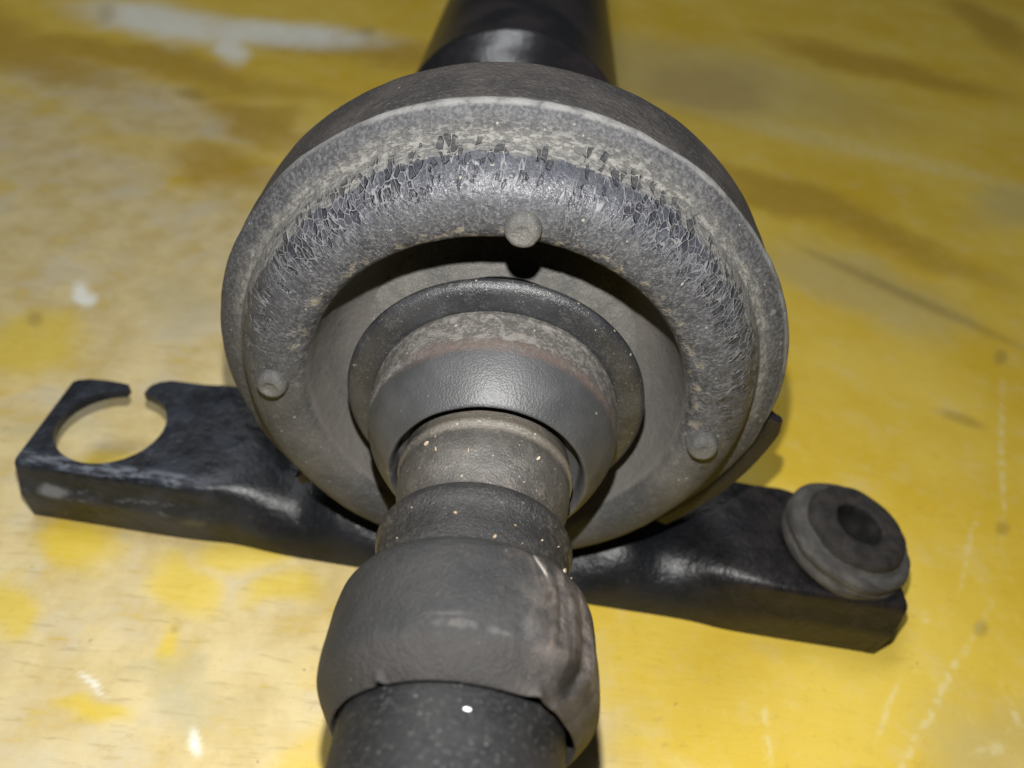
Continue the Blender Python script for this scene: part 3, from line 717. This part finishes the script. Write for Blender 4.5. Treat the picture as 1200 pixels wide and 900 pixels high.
def make_bracket():
    V = []; F = []
    xs = [-122.6 + i * (108.8 + 122.6) / 230 for i in range(231)]
    xs = [-122.6, -122.2, -121.4] + [x for x in xs if -121 < x < 107.2] + [107.8, 108.5, 108.8]
    n = None
    for x in xs:
        sct = bracket_section(x)
        e = 0.0
        dl = x + 122.6; dr = 108.8 - x
        n = len(sct)
        for (y, z) in sct:
            hgt = (z + H) / 20.0
            shift = 0.0
            if dr < 3: shift = -0.9 * (1 - hgt) * 1.6
            V.append((x + shift, y + 0.12 * nz(x * .05, z * .1, 3), z + (0.25 * nz(x * .06, y * .06, 5) if hgt > .8 else 0)))
    for i in range(len(xs) - 1):
        for j in range(n - 1):
            F.append((i * n + j, i * n + j + 1, (i + 1) * n + j + 1, (i + 1) * n + j))
    o = mesh_obj("bracket", V, F, M_steel, root)
    # outward normals, then thickness inwards
    me = o.data
    if me.polygons[n - 3].normal.z < 0: me.flip_normals()
    so = o.modifiers.new("s", 'SOLIDIFY'); so.thickness = 2.6 * MM; so.offset = -1
    cutters = []
    def prism(poly, z0, z1):
        m_ = len(poly)
        VV = [(x, y, z0) for x, y in poly] + [(x, y, z1) for x, y in poly]
        FF = [tuple(range(m_))[::-1], tuple(range(m_, 2 * m_))] + [(i, (i + 1) % m_, (i + 1) % m_ + m_, i + m_) for i in range(m_)]
        c = mesh_obj("cutter", VV, FF, M_steel, None, smooth=False); c.location = (0, 0, 0)
        cutters.append(c)
        bo = o.modifiers.new("b", 'BOOLEAN'); bo.object = c; bo.solver = 'MANIFOLD'; bo.operation = 'DIFFERENCE'
    cx, cy, r = -104.6, 18.6, 14.2
    # open round hole with its slot towards the back
    poly = []
    a0, a1 = math.radians(99.0), math.radians(77.0)       # slot between these bearings
    steps = 72
    for i in range(steps + 1):
        a = a0 + (2 * math.pi - (a0 - a1)) * i / steps
        poly.append((cx + r * math.cos(a), cy + r * math.sin(a)))
    poly += [(-101.2, 34.6), (-100.7, 36.2), (-99.0, 37.8), (-96.0, 39.0), (-92.0, 39.0), (-86, 38.9), (-82, 39.3), (-80, 45), (-112, 45), (-126, 45),
             (-126, 33.0), (-124.2, 31.5), (-123.3, 33.2), (-121.5, 34.9), (-118.5, 35.9), (-114, 36.0), (-109.5, 35.7), (-107.2, 35.3), (-106.5, 34.6)]
    prism(poly, -60, -40)
    # right-hand rear outline
    prism([(66, 23.6), (78, 23.4), (84, 22.6), (88, 21.2), (93, 20.4), (100, 19.5), (104, 16), (107.5, 8), (108.9, -2), (120, -2), (120, 50), (66, 50)], -60, -40)
    # rounded lower corner at the left end
    dg = bpy.context.evaluated_depsgraph_get()
    # cutters live in the parent's space
    for c in cutters: c.parent = root
    bpy.context.view_layer.update()
    dg = bpy.context.evaluated_depsgraph_get()
    me2 = bpy.data.meshes.new_from_object(o.evaluated_get(dg))
    o.modifiers.clear()
    o.data = me2
    for c in cutters: bpy.data.objects.remove(c, do_unlink=True)
    for p in me2.polygons: p.use_smooth = True
    me2.set_sharp_from_angle(angle=math.radians(38))
    bv = o.modifiers.new("bevel", 'BEVEL'); bv.width = 0.45 * MM; bv.segments = 2; bv.limit_method = 'ANGLE'; bv.angle_limit = math.radians(50)
    bv.use_clamp_overlap = True
    return o
bracket = make_bracket()

def make_cradle():
    """band that wraps the bearing's lower half, with an outward rim in front"""
    sec = [(20, 61.2), (6, 61.2), (3.2, 61.6), (2.2, 62.6), (1.8, 64.4), (1.8, 66.2), (2.6, 66.8), (4.0, 66.6), (4.6, 65.2), (6.0, 64.0), (20, 63.8)]
    a0, a1 = -48, 84.5; N = 120
    V = []; F = []; k = len(sec)
    for i in range(N + 1):
        d = a0 + (a1 - a0) * i / N
        a = math.radians(d)
        for (y, r) in sec:
            rr = r
            if abs(d) < 45: rr = min(r, 62.4)
            e = min(i, N - i)
            if e < 3: rr = 61.2 + (r - 61.2) * (0.80 + 0.0667 * e)
            V.append((rr * math.sin(a), y, -rr * math.cos(a)))
    for i in range(N):
        for j in range(k):
            F.append((i * k + j, i * k + (j + 1) % k, (i + 1) * k + (j + 1) % k, (i + 1) * k + j))
    F += [tuple(range(k)), tuple(range(N * k, N * k + k))[::-1]]
    return mesh_obj("cradle", V, F, M_steel, bracket, sharp=35)
make_cradle()

def make_bushing():
    prof = [(-15, 5.9), (8.0, 6.0), (10.0, 6.1), (11.0, 6.8), (11.3, 8.4), (11.1, 10.8), (10.4, 12.4), (9.2, 12.9), (8.0, 12.7), (7.5, 13.4),
            (7.1, 15.4), (6.3, 16.6), (5.0, 17.0), (3.9, 16.5), (2.8, 17.0), (1.2, 16.8), (0.2, 16.0), (0.0, 15.0), (0.0, 15.0), (0.0, 6)]
    pr = spline(prof, 4); seg = 120; V = []; F = []
    for (z, r) in pr:
        for i in range(seg):
            t = 2 * math.pi * i / seg
            rr = r + (0.55 * nz(math.cos(t) * 2, math.sin(t) * 2, z * .3) if r > 4 else 0)
            if 0 < z < 7 and r > 13: rr += 0.0 - 0.9 * gauss(wrap(t + 0.10), 0.12)
            V.append((rr * math.cos(t), rr * math.sin(t), z))
    for j in range(len(pr) - 1):
        for i in range(seg):
            F.append((j * seg + i, j * seg + (i + 1) % seg, (j + 1) * seg + (i + 1) % seg, (j + 1) * seg + i))
    o = mesh_obj("bushing", V, F, M_bush, bracket)
    o.location = (95.6 * MM, 4.6 * MM, -50.8 * MM)
    o.rotation_euler = (math.radians(2), math.radians(9), 0)
    return o
make_bushing()

# ------------------------------------------------------------------ crumbs of wood lying on the shaft
def make_crumbs():
    rnd = random.Random(4)
    V = []; F = []
    def crumb(c, nrm, l, w, h, ang):
        n = Vector(nrm).normalized(); t = n.orthogonal().normalized(); b = n.cross(t)
        u = t * math.cos(ang) + b * math.sin(ang); v = n.cross(u)
        base = len(V)
        for k in (0, 1):
            for (i, j) in ((-1, -.6), (-.3, -1), (1, -.5), (.9, .6), (0, 1), (-.9, .7)):
                p = Vector(c) + u * (i * l * (0.8 + 0.3 * rnd.random())) + v * (j * w * (0.8 + .4 * rnd.random())) + n * (k * h)
                V.append(tuple(p))
        F.append(tuple(range(base, base + 6))[::-1]); F.append(tuple(range(base + 6, base + 12)))
        for i in range(6): F.append((base + i, base + (i + 1) % 6, base + 6 + (i + 1) % 6, base + 6 + i))
    def on(y, r, deg, l, w, ang=0.0, ox=0.0):
        a = math.radians(deg)
        crumb((r * math.sin(a) + ox, y, r * math.cos(a) + H), (math.sin(a), 0, math.cos(a)), l, w, 0.22, ang)
    on(-36.2, 15.85, 33, 0.55, 0.20, 0.4, -.3); on(-36.5, 15.8, -34, 0.5, 0.14, 1.0, -.3); on(-38, 15.5, -12, 0.5, 0.08, .9, -.3)
    on(-34, 15.85, -43, 0.5, 0.35, 0.2, -.3)
    on(-54.5, 16.5, 62, 0.3, 0.6, 0.1, -.75); on(-52.0, 16.25, -12, 0.2, 0.3, 0.3, -.75); on(-56, 16.6, 10, 0.32, 0.2, 0.2, -.75)
    for _ in range(16):
        y = rnd.choice([rnd.uniform(-56, -47), rnd.uniform(-42, -32.4), rnd.uniform(-18.5, -13)])
        r, ox = (16.55, -.75) if y < -45 else ((15.75 if y > -39 else 14.6, -.3) if y < -30 else (24.85, 0))
        s = rnd.uniform(0.05, 0.11)
        on(y, r, rnd.gauss(15, 42), s * rnd.uniform(1, 2), s, rnd.uniform(0, 3), ox)
    m = NT("wood_crumbs")
    nn = m.voro(m.P, 300, out="Color")
    m.out(m.mix(m.sep(nn)[0], (0.22, 0.15, 0.09), (0.44, 0.38, 0.28)), 0.8)
    o = mesh_obj("wood_crumbs", V, F, m.m, None, smooth=False)
    o["kind"] = "stuff"; o["label"] = "tiny pale wood crumbs scattered on the shaft collar and boot neck"; o["category"] = "wood crumbs"
make_crumbs()
